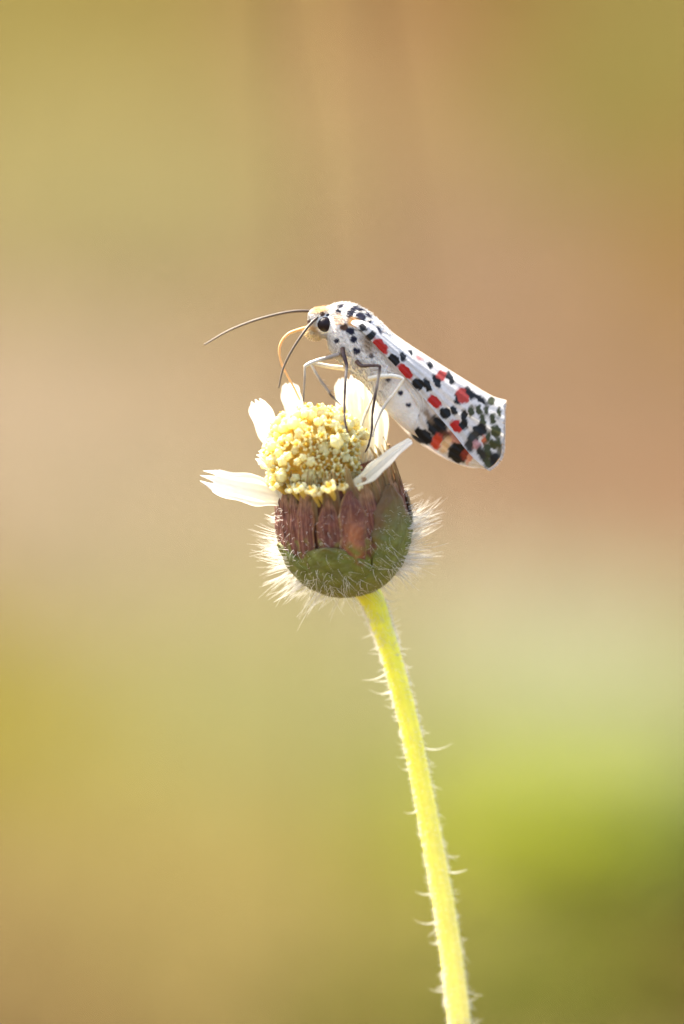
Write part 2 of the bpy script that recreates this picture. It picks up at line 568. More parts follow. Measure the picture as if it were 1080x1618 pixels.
def bract(phi, dphi, s0, s1, lift, kind, seed):
    nu, nv = 46, 25
    u = np.linspace(0, 1, nu); v = np.linspace(-1, 1, nv)
    U, Vv = np.meshgrid(u, v, indexing='ij')
    if kind == 'outer':
        wd = np.clip(np.minimum(1.0, (U * 3.0 + 0.45)) * np.sqrt(np.clip(1 - np.clip((U - 0.25) / 0.75, 0, 1) ** 1.5, 0, 1)), 0.02, 1)
    else:
        wd = np.clip(0.8 + 0.2 * U - np.clip((U - 0.72) / 0.28, 0, 1) ** 1.6 * 0.85, 0.04, 1)
    s = s0 + (s1 - s0) * U
    r0 = prof_s(s)
    ph = phi + dphi * (wd * (1 + 0.13 * np.sin(U * 9 + seed * 2 + Vv)) + (0.05 * np.sin(U * 31 + seed) if kind == 'outer' else 0)) * Vv * (103 / np.maximum(r0, 30)) ** 0.5 + 0.10 * U * math.sin(seed * 3.1)
    bulge = lift + 3.2 * (1 - Vv ** 2) + 0.9 * np.cos(Vv * 9 + seed) + 1.4 * wob(s, ph * 60, 0.6, seed) - 3.5 * (1 - U) * 0.6 + (5.0 * np.clip(U - 0.8, 0, 1) if kind == 'outer' else 0)
    top = bud(s, ph, r0 + bulge)
    bot = bud(s, ph, r0 + bulge - 3.0)
    V = np.vstack([top.reshape(-1, 3), bot.reshape(-1, 3)])
    n = nu * nv
    F = grid_faces(nu, nv) + [(a + n, d + n, c + n, b + n) for (a, b, c, d) in grid_faces(nu, nv)]
    ring = [i * nv for i in range(nu)] + [(nu - 1) * nv + j for j in range(1, nv)] + [i * nv + nv - 1 for i in range(nu - 2, -1, -1)] + [j for j in range(nv - 2, 0, -1)]
    for i in range(len(ring)):
        a, b = ring[i], ring[(i + 1) % len(ring)]
        F.append((a, a + n, b + n, b))
    nn = wob(s * 1.2, ph * 90, 0.5, seed)[..., None]
    edge = np.clip((np.abs(Vv) - 0.8) / 0.2, 0, 1)[..., None]
    streak = np.clip(np.sin(ph * 150 + 1.5 * wob(s, ph * 30, 0.3, seed) + seed) * 1.6 - 0.9, 0, 1)[..., None]
    bloom = np.clip(wob(s * 2.4, ph * 190, 1.1, seed + 2) * 2 - 0.7, 0, 1)[..., None]
    if kind == 'outer':
        k = np.clip((s - 98 + 14 * nn[..., 0]) / 70, 0, 1)[..., None] * 0.9
        rim = np.clip((np.maximum(np.abs(Vv), (U - 0.72) / 0.28) - 0.5 + 0.18 * wob(s * 2.0, ph * 120, 0.7, seed)) / 0.5, 0, 1)[..., None]
        k = np.clip(k + 0.95 * rim * np.clip((s - 96) / 40, 0, 1)[..., None], 0, 1)
        vein = np.clip(np.sin(ph * 95 + 0.6 * nn[..., 0] * 3 + seed) * 1.4 - 0.8, 0, 1)[..., None]
        wool = np.clip(wob(s * 3.1, ph * 260, 1.3, seed + 5) * 1.5 - 0.2, 0, 1)[..., None]
        low = np.clip((60 - s) / 60, 0, 1)[..., None]
        gcol = BGREEN * (1 + 0.3 * nn) * (1 - 0.5 * low) + np.array((0.20, 0.21, 0.035)) * 0.5 * low
        c = (gcol + 0.035 * vein + 0.05 * wool * np.array((1, 1, .8))) * (1 - k) + (MAROON * 0.75 + BGREEN * 0.3) * k
    elif kind == 'brick':
        k = np.clip(1.2 - 1.3 * np.abs(Vv) + 0.2 * nn[..., 0], 0, 1)[..., None] * np.clip((s - 60) / 25, 0, 1)[..., None] * np.clip((165 - s) / 40, 0, 1)[..., None]
        c = MAROON * (1 - k) + BRICK * k
        c = c * (1 - 0.8 * edge) + BTAN * 0.8 * edge
    else:
        c = MAROON * (1 + 0.35 * nn)
        g = np.clip((s - 165 + 10 * nn[..., 0]) / 40, 0, 1)[..., None] * 0.6
        c = c * (1 - g) + BTAN * g
        c = c * (1 - 0.45 * edge) + BTAN * 0.45 * edge * np.array((1, .8, .7))
    if kind != 'outer':
        gb = np.clip((106 - s + 34 * nn[..., 0] + 10 * np.sin(ph * 23 + seed)) / 36, 0, 1)[..., None]
        c = c * (1 - gb) + BGREEN * (1 + 0.25 * nn) * gb
        c = c + streak * np.array((0.20, 0.12, 0.06)) * np.clip((s - 80) / 70, 0.2, 1)[..., None]
    c = c + bloom * np.array((0.07, 0.06, 0.05)) * (0.25 if kind == 'outer' else 0.6)
    c = np.clip(c, 0.004, 1).reshape(-1, 3)
    fpart('bract', V, F, M_BRACT, budo, np.vstack([c, c]), recalc=True)


D2 = math.radians
inner = [(-176 + 16 * k + 3 * math.sin(k * 1.9), 10.5 + 1.5 * math.sin(k * 2.7), 'in') for k in range(23)]
inner[11] = (4, 14, 'brick')
for i, (p, d, kind) in enumerate(inner):
    bract(D2(p), D2(d), 25, (222 if 20 < p < 110 else 196) + 9 * math.sin(i * 2.3), 0.3 + 2.0 * (i % 2) + (1.0 if kind == 'brick' else 0), kind, i * 1.7)
outer = [(52, 33, 0, 190), (-14, 40, 0, 112), (-76, 34, 0, 108), (112, 36, 0, 150), (175, 36, 0, 150), (-128, 34, 0, 140)]
for i, (p, d, a, b) in enumerate(outer):
    bract(D2(p), D2(d), a, b, (6.0, 4.2, 4.0, 6, 6, 6)[i], 'outer', i * 2.9 + 1)

# chaff scales between bracts and florets
for i in range(46):
    ph = 2 * math.pi * i / 46 + random.uniform(-.07, .07)
    rt = math.sin(ph) > 0.1 and math.cos(ph) > -0.2
    s0 = random.uniform(150, 175) if rt else random.uniform(138, 165)
    L = random.uniform(215, 250 if rt else 232) - s0
    u = np.linspace(0, 1, 12); v = np.linspace(-1, 1, 5)
    U, Vv = np.meshgrid(u, v, indexing='ij')
    wd = random.uniform(0.045, 0.075) * (1 - 0.8 * U ** 2)
    rr = prof_s(s0 + L * U) + (6.0 if rt else 3.0) - 7 * (1 - U) ** 4 - random.uniform(4, 14) * U ** 2 + 2.0 * (1 - Vv ** 2) + 1.2 * wob(U * 40, Vv * 9, 0.5, i)
    V = bud(s0 + L * U, ph + wd * Vv + random.uniform(-.05, .05) * U, rr).reshape(-1, 3)
    e = np.abs(Vv).reshape(-1, 1)
    uu = U.reshape(-1, 1)
    base = np.array((0.17, 0.055, 0.035)) * (1 - uu) + np.array((0.42, 0.27, 0.07)) * uu
    c = base * (1 - 0.6 * e) + np.array((0.60, 0.48, 0.25)) * 0.6 * e * (0.3 + 0.7 * uu)
    fpart('scale', V, grid_faces(12, 5), M_FLORET, col=c)

# bud hairs, in loose tufts
hs = []
for i in range(400):
    ph0 = random.uniform(-math.pi, math.pi)
    s0 = random.triangular(-2, 175, 40)
    tw = np.array([random.gauss(0, .16), random.gauss(0, .16), random.gauss(0, .2)])
    tl = random.uniform(0.7, 1.25)
    for _ in range(random.randint(2, 6)):
        ph = ph0 + random.gauss(0, .05)
        s_ = max(1, s0 + random.gauss(0, 5))
        side = math.sin(ph)
        front = math.cos(ph) > 0.3
        if front and abs(side) < 0.88 and random.random() < 0.72:
            continue
        if math.cos(ph) < -0.45 and random.random() < 0.8:
            continue
        r = float(prof_s(s_)) + 4
        p = bud(s_, ph, r)
        dr = nz(math.sin(ph) * RT + math.cos(ph) * FR)
        low = max(0, min(1, (75 - s_) / 75))
        d = dr + AX * (0.22 - 1.25 * low) + tw + np.array([random.gauss(0, .09), random.gauss(0, .09), random.gauss(0, .12)])
        L = random.uniform(20, 44) * tl if s_ < 120 else random.uniform(7, 20) * tl
        if side > 0.4 and 40 < s_ < 140:
            L *= 1.25
        if side < 0.1 and s_ < 60:
            L *= 1.3
        if side > 0.1 and s_ < 30:
            L *= 0.7
        rad = random.uniform(0.45, 0.8)
        bend = np.array([random.gauss(0, .1), random.uniform(-.1, .3) if s_ < 60 else random.uniform(-.28, .05), random.gauss(0, .12)])
        if front and abs(side) < 0.85:
            L *= 0.62
            d = dr * 0.5 + np.array([random.uniform(-.9, .5), random.uniform(-.2, 1), 0])
            rad *= 0.7
            bend = np.array([0.5, 0.2, -0.25])
        hs.append((p, d, L, bend, rad))
# short down lying on the bracts
for i in range(380):
    ph = random.uniform(-1.5, 1.5)
    s_ = random.uniform(2, 165)
    p = bud(s_, ph, float(prof_s(s_)) + 5.5)
    dr = nz(math.sin(ph) * RT + math.cos(ph) * FR)
    hs.append((p, dr * 0.5 + AX * random.gauss(.3, .6) + RT * random.gauss(0, .6), random.uniform(5, 11), (0.2, 0.15, -.25), 0.28))
V, F = hair_mesh(hs, 5)
o = fpart('hair', V, F, M_HAIR, budo); o['kind'] = 'stuff'; o['label'] = 'fine white backlit hairs bristling from the bud'

# disc: domed core and florets
DC = np.array([505., 726., 12.])


def dome(d):
    d = nz(d)
    rad = 80 + 6 * np.clip(-d[1], 0, 1) + 10 * np.clip(-d[0], 0, 1)
    return DC + d * rad


nn_, mm_ = 20, 28
V = []
for i in range(nn_):
    th = math.pi * 0.66 * i / (nn_ - 1) + 0.02
    for j in range(mm_):
        a = 2 * math.pi * j / mm_
        d = AX * math.cos(th) + math.sin(th) * (math.cos(a) * RT + math.sin(a) * FR)
        q = DC + (dome(d) - DC) * 0.76
        V.append(q)
V = np.array(V)
disc = fpart('disc', V, grid_faces(nn_, mm_, True), M_FLORET, col=np.ones((len(V), 3)) * (0.78, 0.58, 0.13))

YEL = np.array((0.92, 0.83, 0.33)); PYEL = np.array((0.95, 0.92, 0.64)); DYEL = np.array((0.78, 0.57, 0.10))


def floret_mesh(op, seed):
    """a tube flaring into five curled lobes; op = how far open; local z is outwards, pixel units"""
    r_ = random.Random(seed)
    n = 30
    prof_ = [(0, 2.4), (10, 3.0), (17, 3.8), (21, 4.6 + op), (23.5, 5.8 + 1.8 * op), (25, 7.0 + 2.6 * op), (24.2, 8.2 + 3.2 * op), (21.6, 8.8 + 3.4 * op), (19.6, 8.0 + 3.2 * op)]
    V = []; C = []
    ph0 = r_.uniform(0, 6)
    for i, (z, r) in enumerate(prof_):
        f = i / (len(prof_) - 1)
        for j in range(n):
            a = 2 * math.pi * j / n
            lob = 0.5 + 0.5 * math.cos(5 * a)
            k = 1.0
            if i >= 3:
                g = min(1, (i - 2) / 4.0)
                k = 1 - 0.50 * g * (1 - lob) ** 1.7
            rr = (2.4 if i == 0 else r) * (k if i >= 3 else 1)
            zc = z + (1.1 * (lob - .5) if i >= 4 else 0) + 0.5 * math.sin(a * 2 + ph0)
            V.append((rr * math.cos(a + ph0), rr * math.sin(a + ph0), zc))
            if i < 4:
                C.append(DYEL * (1 - f) + YEL * f)
            else:
                g = min(1, (i - 3) / 3)
                C.append(YEL * (1 - g) + PYEL * g)
    F = grid_faces(len(prof_), n, True)
    # anther column
    o = len(V)
    ap = [(14, 1.6), (24, 1.9), (27, 1.6), (28.5, 0.2)]
    for (z, r) in ap:
        for j in range(8):
            a = 2 * math.pi * j / 8
            V.append((r * math.cos(a), r * math.sin(a), z)); C.append(np.array((0.78, 0.58, 0.12)))
    F += grid_faces(4, 8, True, o)
    me = bpy.data.meshes.new('floret')
    me.from_pydata([(x * S, y * S, z * S) for x, y, z in V], [], F)
    me.polygons.foreach_set('use_smooth', [True] * len(me.polygons))
    at = me.color_attributes.new('Col', 'FLOAT_COLOR', 'POINT')
    c = np.ones((len(V), 4)); c[:, :3] = C
    at.data.foreach_set('color', c.ravel())
    me.materials.append(M_FLORET)
    return me


def bud_mesh(fat, seed):
    """an unopened floret: a tube ending in a five-ribbed knob"""
    n = 20
    pr = [(0, 2.6), (10, 3.2), (14, 4.2), (17, 6.0 * fat), (20, 7.2 * fat), (23, 7.0 * fat), (25.5, 5.2 * fat), (27, 2.6), (27.4, 0.3)]
    V = []; C = []
    for i, (z, r) in enumerate(pr):
        for j in range(n):
            a = 2 * math.pi * j / n
            k = 1 + (0.16 * math.cos(5 * a + seed) if i >= 3 else 0)
            V.append((r * k * math.cos(a), r * k * math.sin(a), z + (0.5 * math.cos(5 * a + seed) if i > 4 else 0)))
            g = min(1, i / 5)
            C.append(DYEL * (1 - g) + (YEL * 0.4 + PYEL * 0.6) * g)
    me = bpy.data.meshes.new('floret')
    me.from_pydata([(x * S, y * S, z * S) for x, y, z in V], [], grid_faces(len(pr), n, True))
    me.polygons.foreach_set('use_smooth', [True] * len(me.polygons))
    at = me.color_attributes.new('Col', 'FLOAT_COLOR', 'POINT')
    c = np.ones((len(V), 4)); c[:, :3] = C
    at.data.foreach_set('color', c.ravel())
    me.materials.append(M_FLORET)
    return me


FM = [floret_mesh(op, i) for i, op in enumerate((0.0, 0.25, 0.5, 0.8, 0.4))] + [bud_mesh(f, i) for i, f in enumerate((0.9, 1.1, 1.3))]
def put_floret(tip, dd, scl, kind):
    root = tip - dd * 25 * scl
    wp = P(root)[0]; wt = P(tip)[0]
    q = Vector(wt - wp).to_track_quat('Z', 'Y')
    o = bpy.data.objects.new('floret', FM[kind])
    COL.objects.link(o)
    o.parent = disc
    o.matrix_local = Matrix.Translation(Vector(wp - FLOC)) @ q.to_matrix().to_4x4() @ Matrix.Rotation(random.uniform(0, 6), 4, 'Z') @ Matrix.Diagonal((scl * random.uniform(.9, 1.1), scl * random.uniform(.8, 1.05), scl, 1))


N = 250
for i in range(N):
    ct = 1 - (i + 0.5) / N * 1.30
    th = math.acos(ct)
    a = i * 2.39996
    d = AX * math.cos(th) + math.sin(th) * (math.cos(a) * RT + math.sin(a) * FR)
    d = nz(d + np.array([random.gauss(0, .05) for _ in range(3)]))
    if d[0] > 0.86 and d[1] > -0.35:
        continue
    tip = dome(d) + d * random.uniform(-12, 6)
    dd = nz(d + AX * 0.4 * (th / 2.0) + np.array([random.gauss(0, .14) for _ in range(3)]))
    put_floret(tip, dd, random.uniform(0.75, 1.2), random.choice((5, 6, 7)) if random.random() < (0.65 if d[1] < -0.45 or d[0] < -0.6 else 0.35) else random.choice((0, 0, 0, 1, 1, 2, 4)))
# outermost florets, rising straight out of the bracts
for i in range(30):
    ph = 2 * math.pi * i / 30 + random.uniform(-.08, .08)
    if math.sin(ph) > 0.42:
        continue
    dr = math.sin(ph) * RT + math.cos(ph) * FR
    base = bud(174 + random.uniform(-4, 6), ph, 87 + random.uniform(-3, 2))
    dd = nz(AX + dr * random.uniform(.05, .4) + RT * (-0.35 if math.sin(ph) < .3 else -0.1) + np.array([random.gauss(0, .1) for _ in range(3)]))
    scl = random.uniform(1.2, 1.75)
    if math.sin(ph) > 0.35 and math.cos(ph) > -0.3:
        scl *= 0.72
    put_floret(base + dd * 25 * scl, dd, scl * 0.92, random.choice((0, 0, 1, 1)))

# ray petals
CREAM = np.array((0.92, 0.86, 0.58)); WHITE = np.array((0.93, 0.91, 0.82))


def petal(ctr, hw, wdir, notch=0.10, ridge=1.6, cup=0.15, c0=CREAM, c1=WHITE, curl=0.0, seed=0.0):
    nu, nv = 60, 31
    c = cr(ctr, 200); h = cr(hw, 200)[:, 0]
    wd = np.array(wdir, float)
    if wd.ndim == 1:
        wd = np.tile(wd, (200, 1))
    else:
        wd = cr(wd, 200)
    tg = nz(np.gradient(c, axis=0))
    wd = nz(wd - tg * np.sum(wd * tg, 1, keepdims=True))
    nm = np.cross(tg, wd)
    u = np.linspace(0, 1, nu); v = np.linspace(-1, 1, nv)
    V = np.zeros((2, nu, nv, 3))
    for j in range(nv):
        t = u * (1 - notch * math.sin(1.5 * math.pi * v[j]) ** 2 - 0.02 * abs(v[j]))
        idx = t * 199
        f = lambda arr: np.stack([np.interp(idx, np.arange(200), arr[:, k]) for k in range(arr.shape[1])], 1)
        cc, ww, nm_ = f(c), f(wd), f(nm)
        hh = (np.interp(idx, np.arange(200), h) * (1 + 0.07 * np.sin(t * 19 + seed * 3 + (2 if v[j] > 0 else 0)) * abs(v[j])))[:, None]
        off = ridge * np.cos(3 * math.pi * v[j]) * np.minimum(1, t * 4) + 0.8 * wob(t * 60, v[j] * 20 + 0 * t, 0.6, seed)
        off = off[:, None] + cup * hh * v[j] ** 2 * 2 + curl * hh * v[j]
        top = cc + ww * hh * v[j] + nm_ * off
        V[0, :, j] = top
        V[1, :, j] = top - nm_ * 1.6
    Vv = V[0].reshape(-1, 3)
    F = grid_faces(nu, nv)
    k = np.repeat(u, nv)[:, None]
    st = (0.97 + 0.03 * np.cos(np.tile(v, nu) * 18))[:, None]
    cl = (c0 * (1 - k) + c1 * k) * st
    fpart('petal', Vv, F, M_PETAL, col=cl)


petal([(468, 785, 20), (440, 780, 26), (405, 773, 28), (362, 764, 30), (315, 750, 30)], [11, 20, 25, 23, 13], (0.12, 1, 0.35), notch=0.12, seed=1)
petal([(470, 740, -20), (440, 705, -25), (422, 672, -28), (410, 645, -26), (403, 630, -22)], [12, 17, 19, 17, 10], (1, -0.45, 0.3), notch=0.12, seed=2)
petal([(484, 710, -50), (470, 665, -58), (463, 635, -60), (459, 615, -57), (457, 604, -54)], [12, 15, 16, 15, 8], (1, -0.1, 0.3), notch=0.10, seed=3)
petal([(560, 730, -50), (551, 680, -62), (546, 640, -66), (542, 612, -66), (540, 596, -64)], [12, 15, 16, 14, 7], (1, 0.1, -0.2), notch=0.10, seed=4)
petal([(575, 755, -30), (589, 715, -44), (590, 670, -54), (584, 625, -56), (578, 588, -52)], [11, 19, 22, 21, 17], (1, 0.05, -0.3), notch=0.06, ridge=2.6, seed=5)
petal([(568, 745, -36), (568, 690, -50), (566, 640, -60), (563, 590, -60)], [10, 16, 18, 13], (1, 0.1, 0.25), notch=0.06, ridge=2.4, seed=6)
petal([(462, 758, 18), (436, 738, 20), (420, 725, 22), (405, 718, 24)], [8, 13, 15, 10], (0.3, 1, 0.3), notch=0.14, seed=7)
petal([(470, 800, 52), (455, 792, 50), (440, 778, 42), (428, 762, 36)], [7, 9, 8, 5], (0.6, 1, 0.2), notch=0.1, seed=9)
petal([(551, 767, 94), (566, 762, 99), (585, 749, 98), (603, 733, 95), (624, 715, 90), (650, 695, 82)], [4, 8, 12, 12, 9, 6], [(0.5, .8, .3), (.5, .8, .3), (.5, .8, .2), (.5, .8, .3), (.5, .8, .4), (.5, .8, .4)], notch=0.0, ridge=0.8, cup=0.2, curl=0.0, seed=8)

# ------------------------------------------------------------------ moth
MLOC = P([560, 600, 0])[0]
moth = empty('moth', MLOC, 'white moth with red and black spots folded wings feeding on the daisy head', 'moth')


def mpart(name, Vpx, F, mat, parent=moth, col=None, **k):
    return mesh_obj(name, P(Vpx), F, mat, parent, col, origin=MLOC, **k)


def yaw(x):
    return -(np.asarray(x, float) - 540) * 0.10


INK = (0.012, 0.012, 0.030); BLK = (0.012, 0.012, 0.012); OLV = (0.05, 0.055, 0.020); RED = (0.50, 0.022, 0.016); DRED = (0.42, 0.05, 0.035)
ORG = (0.80, 0.42, 0.13); PORG = (0.80, 0.60, 0.42); BUT = (0.80, 0.56, 0.26); MW = (0.78, 0.73, 0.66); CRM = (0.80, 0.72, 0.56); BRN = (0.10, 0.045, 0.025)

RINGS = [((486, 500), (485, 508), 3), ((489, 494), (488, 520), 11), ((496, 488), (494, 530), 17), ((507, 486), (507, 533), 20), ((517, 485), (516, 535), 20.5),
         ((527, 481), (518, 546), 25), ((542, 478), (523, 557), 33), ((560, 481), (530, 566), 39), ((580, 491), (543, 578), 42), ((600, 508), (558, 593), 42),
         ((620, 528), (578, 610), 39), ((640, 553), (597, 636), 33), ((665, 580), (616, 656), 31), ((690, 610), (642, 680), 28), ((708, 640), (666, 694), 22),
         ((724, 672), (690, 706), 15), ((736, 694), (712, 716), 11), ((744, 712), (734, 719), 4)]
nr, na = 330, 150
Tt = cr([r[0] for r in RINGS], nr); Bb = cr([r[1] for r in RINGS], nr); Hh = cr([r[2] for r in RINGS], nr)[:, 0]
V = np.zeros((nr, na, 3))
ang = np.linspace(0, 2 * np.pi, na, endpoint=False)
for i in range(nr):
    c = (Tt[i] + Bb[i]) / 2; h = (Tt[i] - Bb[i]) / 2
    V[i, :, :2] = c + h * np.cos(ang)[:, None]
    f = i / (nr - 1)
    seg = 1.0
    if f > 0.62:   # abdominal rings
        seg = 1 + 0.028 * np.cos((f - 0.62) * 2 * math.pi / 0.052)
    V[i, :, 2] = Hh[i] * np.sin(ang) * seg
x = V[..., 0].ravel(); y = V[..., 1].ravel(); w = V[..., 2].ravel()
base = np.ones((len(x), 3)) * MW
kc = np.clip((535 - x) / 25, 0, 1)[:, None] * np.clip((y - 500) / 20, 0, 1)[:, None]
base = base * (1 - 0.4 * kc) + np.array(CRM) * 0.4 * kc
BS = [(503, 490, 12, 6, -10, BUT, 4), (490, 522, 13, 9, 30, BUT, 5), (537, 484, 5, 2.5, -30, INK, 1), (534, 493.5, 4, 3, 30, INK, 1), (534, 505, 8, 9, 0, PORG, 3),
      (553, 495, 4, 7, 20, INK, 1.2), (557, 489, 8, 3, -35, INK, 1), (567, 488.5, 6, 2.4, 15, INK, 1), (569, 501, 6.5, 5.5, 20, INK, 1), (583, 509, 3, 3, 0, INK, 1), (581, 496.5, 6, 2.2, 45, INK, 1), (599, 522, 2.6, 7, -35, INK, 1),
      (558, 509, 11, 7.5, 15, ORG, 2.5), (573, 519, 7, 6, 40, BLK, 1.2), (585, 531, 8, 6.5, -35, BLK, 1.2), (543, 517, 7, 6, 10, BRN, 1.5), (553, 523, 7, 5.5, 20, INK, 1.2),
      (558.5, 536, 6, 5, 0, INK, 1.2), (563, 554.5, 6, 5.2, 10, INK, 1.2), (531, 538.5, 4.6, 4, -30, INK, 1.2), (586, 562, 3.5, 4, 20, INK, 1.5), (514, 537, 2, 4, 0, BRN, 1), (541, 556, 3.5, 8, 0, BRN, 2), (567, 575, 5, 3, 30, BRN, 1.5),
      (580, 546, 8, 14, -30, (0.36, 0.26, 0.17), 6), (508, 497, 5, 3, -20, BRN, 1), (517, 498, 2, 2, 0, INK, .8), (487, 507, 3, 3, 0, BRN, 1),  # first mark: brownish shade under the wing base, put into the body colour
      (613, 600, 5, 2.6, 0, INK, 1.4), (632, 621, 4, 3.6, 0, INK, 1.4), (645, 640, 4, 3.4, 0, INK, 1.4), (663, 657, 2.6, 2.2, 0, (0.2, .2, .2), 1.4)]
BS = [(a, b, c * (1.3 if f == INK and b < 512 else 1), d * (1.3 if f == INK and b < 512 else 1), e, f, g) for (a, b, c, d, e, f, g) in BS]
cs = spots(x, y, base, BS, 1.0, 0.6)
fc = wob(x * 2.1, y * 2.1, 1.0, 2.0) * 0.5
V2 = np.stack([x, y, w + yaw(x)], 1)
F = grid_faces(nr, na, True)
body_cols = cs
body = mpart('body', V2, F, M_BODY, col=cs, recalc=True)
body['label'] = 'white furry body with black dots and pale orange patches'

# fur over head and thorax
hs = []; hc = []
lim = int(nr * 0.66)
for i in range(9500):
    a = random.randint(2, lim); b = random.randint(0, na - 1)
    p = V2[a * na + b]
    c = np.array([*((Tt[a] + Bb[a]) / 2), yaw((Tt[a, 0] + Bb[a, 0]) / 2)])
    nrm = nz(p - c)
    tang = nz(V2[min(a + 4, nr - 1) * na + b] - p)
    eye_d = math.hypot(p[0] - 513, p[1] - 512)
    if eye_d < 15:
        continue
    if body_cols[a * na + b].max() < 0.3 and random.random() < 0.35:
        continue
    hs.append((p - nrm * 0.4, nrm * random.uniform(.22, .5) + tang + np.array([random.gauss(0, .2) for _ in range(3)]), random.uniform(2.5, 6.0), nrm * 0.05, 0.7))
    hc.append(body_cols[a * na + b])
V, F = hair_mesh(hs, 2, 0.3)
hcol = np.repeat(np.array(hc), 9, axis=0)
o = mpart('fur', V, F, M_FUR, body, hcol); o['kind'] = 'stuff'


def ellipsoid(c, r, n=28, m=18):
    V = []
    for i in range(m + 1):
        th = math.pi * i / m
        for j in range(n):
            a = 2 * math.pi * j / n
            V.append((c[0] + r[0] * math.sin(th) * math.cos(a), c[1] + r[1] * math.sin(th) * math.sin(a), c[2] + r[2] * math.cos(th)))
    return np.array(V), grid_faces(m + 1, n, True)


for s_ in (1, -1):
    V, F = ellipsoid((513, 512, s_ * 13 + 3), (13.2, 12.9, 12), 40, 28)
    V[:, 0] -= np.clip((505 - V[:, 0]), 0, 9) * 0.35
    mpart('eye', V, F, M_EYE, recalc=True)
    V, F = ellipsoid((495, 526, s_ * 8 + 3), (12, 8, 6), 24, 16)
    V[:, 1] += (V[:, 0] - 495) * 0.25
    c = np.ones((len(V), 3)) * np.array((0.80, 0.66, 0.40))
    pal = mpart('palp', V, F, M_BODY, col=c, recalc=True)
    hp = []
    for k in range(420):
        q = V[random.randrange(len(V))]
        n_ = nz(q - np.array((495, 526, s_ * 8 + 3)))
        hp.append((q, n_ + np.array([-.6, .4, 0]) + np.array([random.gauss(0, .2) for _ in range(3)]), random.uniform(3, 6), (0, .1, 0), 0.7))
    Vf, Ff = hair_mesh(hp, 2, 0.3)
    o = mpart('fur', Vf, Ff, M_FUR, pal, np.ones((len(Vf), 3)) * np.array((0.82, 0.68, 0.42))); o['kind'] = 'stuff'

# antennae, proboscis
for pts in ([(497, 492, -6), (470, 491.5, -10), (440, 496, -14), (400, 507, -18), (360, 523, -20), (322, 545, -20)],
            [(508, 499, 14), (500, 503, 22), (490, 512, 30), (476, 530, 38), (460, 555, 42), (447, 582, 42), (440, 613, 40)]):
    V, F, T = tube(pts, [2.4, 2.3, 2.1, 2.0, 1.7, 1.3], 8, 90)
    rg = 0.85 + 0.15 * np.cos(T * 89 * math.pi)
    t3 = T[:, None]
    c = np.array((0.055, 0.03, 0.02)) * (1 - t3) ** 1.0 + np.array((0.20, 0.15, 0.10)) * t3
    mpart('antenna', V, F, M_LEG, col=c * rg[:, None], recalc=True)
V, F, T = tube([(487, 517, 3), (472, 521, 4), (456, 527, 5), (445, 539, 6), (441, 554, 6), (445, 575, 4), (454, 594, 2), (466, 616, 0), (474, 632, 0)], [2.8, 2.6, 2.3, 2.1, 2.0, 1.9, 1.8, 1.6, 1.4], 10, 90)
mpart('proboscis', V, F, M_PROB, recalc=True)

# legs
DK = (0.060, 0.035, 0.030); LT = (0.56, 0.51, 0.43); GR = (0.30, 0.25, 0.20)
LEGS = [
    # near foreleg: pale femur raised, tibia dropping to the disc
    ([(536, 560, 30), (515, 566, 34), (500, 570, 36), (484, 577, 36), (481.5, 582, 35), (481, 600, 32), (480, 615, 30), (479, 634, 28)],
     [4.0, 3.6, 3.3, 3.0, 2.0, 1.7, 1.5, 1.2], [GR, GR, LT, LT, LT, GR, GR, DK], [(484, 578, 36, -.2, 1, 0, 8)]),
    # far foreleg
    ([(545, 582, -18), (520, 579, -16), (500, 575, -14), (490, 573, -12), (494, 581, -10), (505, 600, -6), (518, 618, -2), (524, 626, 0), (538, 640, 2)],
     [4, 3.6, 3.2, 2.8, 2.0, 2.4, 2.4, 1.8, 1.3], [CRM, CRM, LT, LT, LT, GR, GR, DK, LT], [(507, 600, -5, .9, .1, .3, 8), (512, 608, -4, .9, .2, .3, 9), (520, 617, -2, 1, .1, .2, 14)]),
    # near middle leg, straight down
    ([(541, 550, 34), (542.5, 560, 40), (547, 576, 48), (546.5, 590, 54), (545, 608, 60), (544, 636, 70), (544, 660, 80), (546, 672, 86), (549, 684, 90)],
     [3.6, 3.4, 2.8, 2.3, 2.2, 1.9, 1.7, 1.6, 1.4], [BRN, DK, DK, GR, DK, DK, DK, DK, BRN], [(545, 610, 61, -.4, 1, .2, 7)]),
    # near hind pair: elbow then down to the rim
    ([(563, 571, 38), (571, 578, 46), (585, 577.5, 54), (598, 578, 60), (599.5, 583, 61), (597, 600, 62), (592, 627, 62), (588, 655, 60), (587, 680, 58), (582, 703, 56), (577, 714, 54)],
     [3.6, 3.0, 2.5, 2.4, 2.3, 2.1, 2.4, 1.8, 1.6, 1.5, 1.2], [BRN, DK, DK, DK, DK, GR, DK, DK, DK, DK, BRN], [(592, 628, 62, .6, .8, .2, 9), (592, 626, 62, -.7, .7, .2, 8), (598, 584, 60, -1, .25, .1, 14)]),
    # hind leg, white, folded against the abdomen
    ([(583, 598, 34), (600, 595, 44), (620, 594, 48), (635, 598, 48), (634, 604, 48), (622, 622, 46), (608, 640, 44), (596, 664, 44), (588, 690, 44)],
     [4.0, 4.0, 3.6, 2.8, 2.3, 2.4, 2.1, 1.5, 1.2], [CRM, CRM, CRM, CRM, CRM, CRM, LT, LT, LT], [(606, 642, 44, -.2, 1, .2, 9)]),
    # far middle leg, cream, mostly behind the petals
    ([(556, 576, -14), (566, 588, -20), (585, 593, -26), (596, 600, -28), (590, 625, -30), (575, 660, -32), (566, 690, -30)],
     [4.5, 4, 3.4, 2.6, 2.2, 2, 1.4], [CRM, CRM, CRM, CRM, LT, LT, LT], []),
]
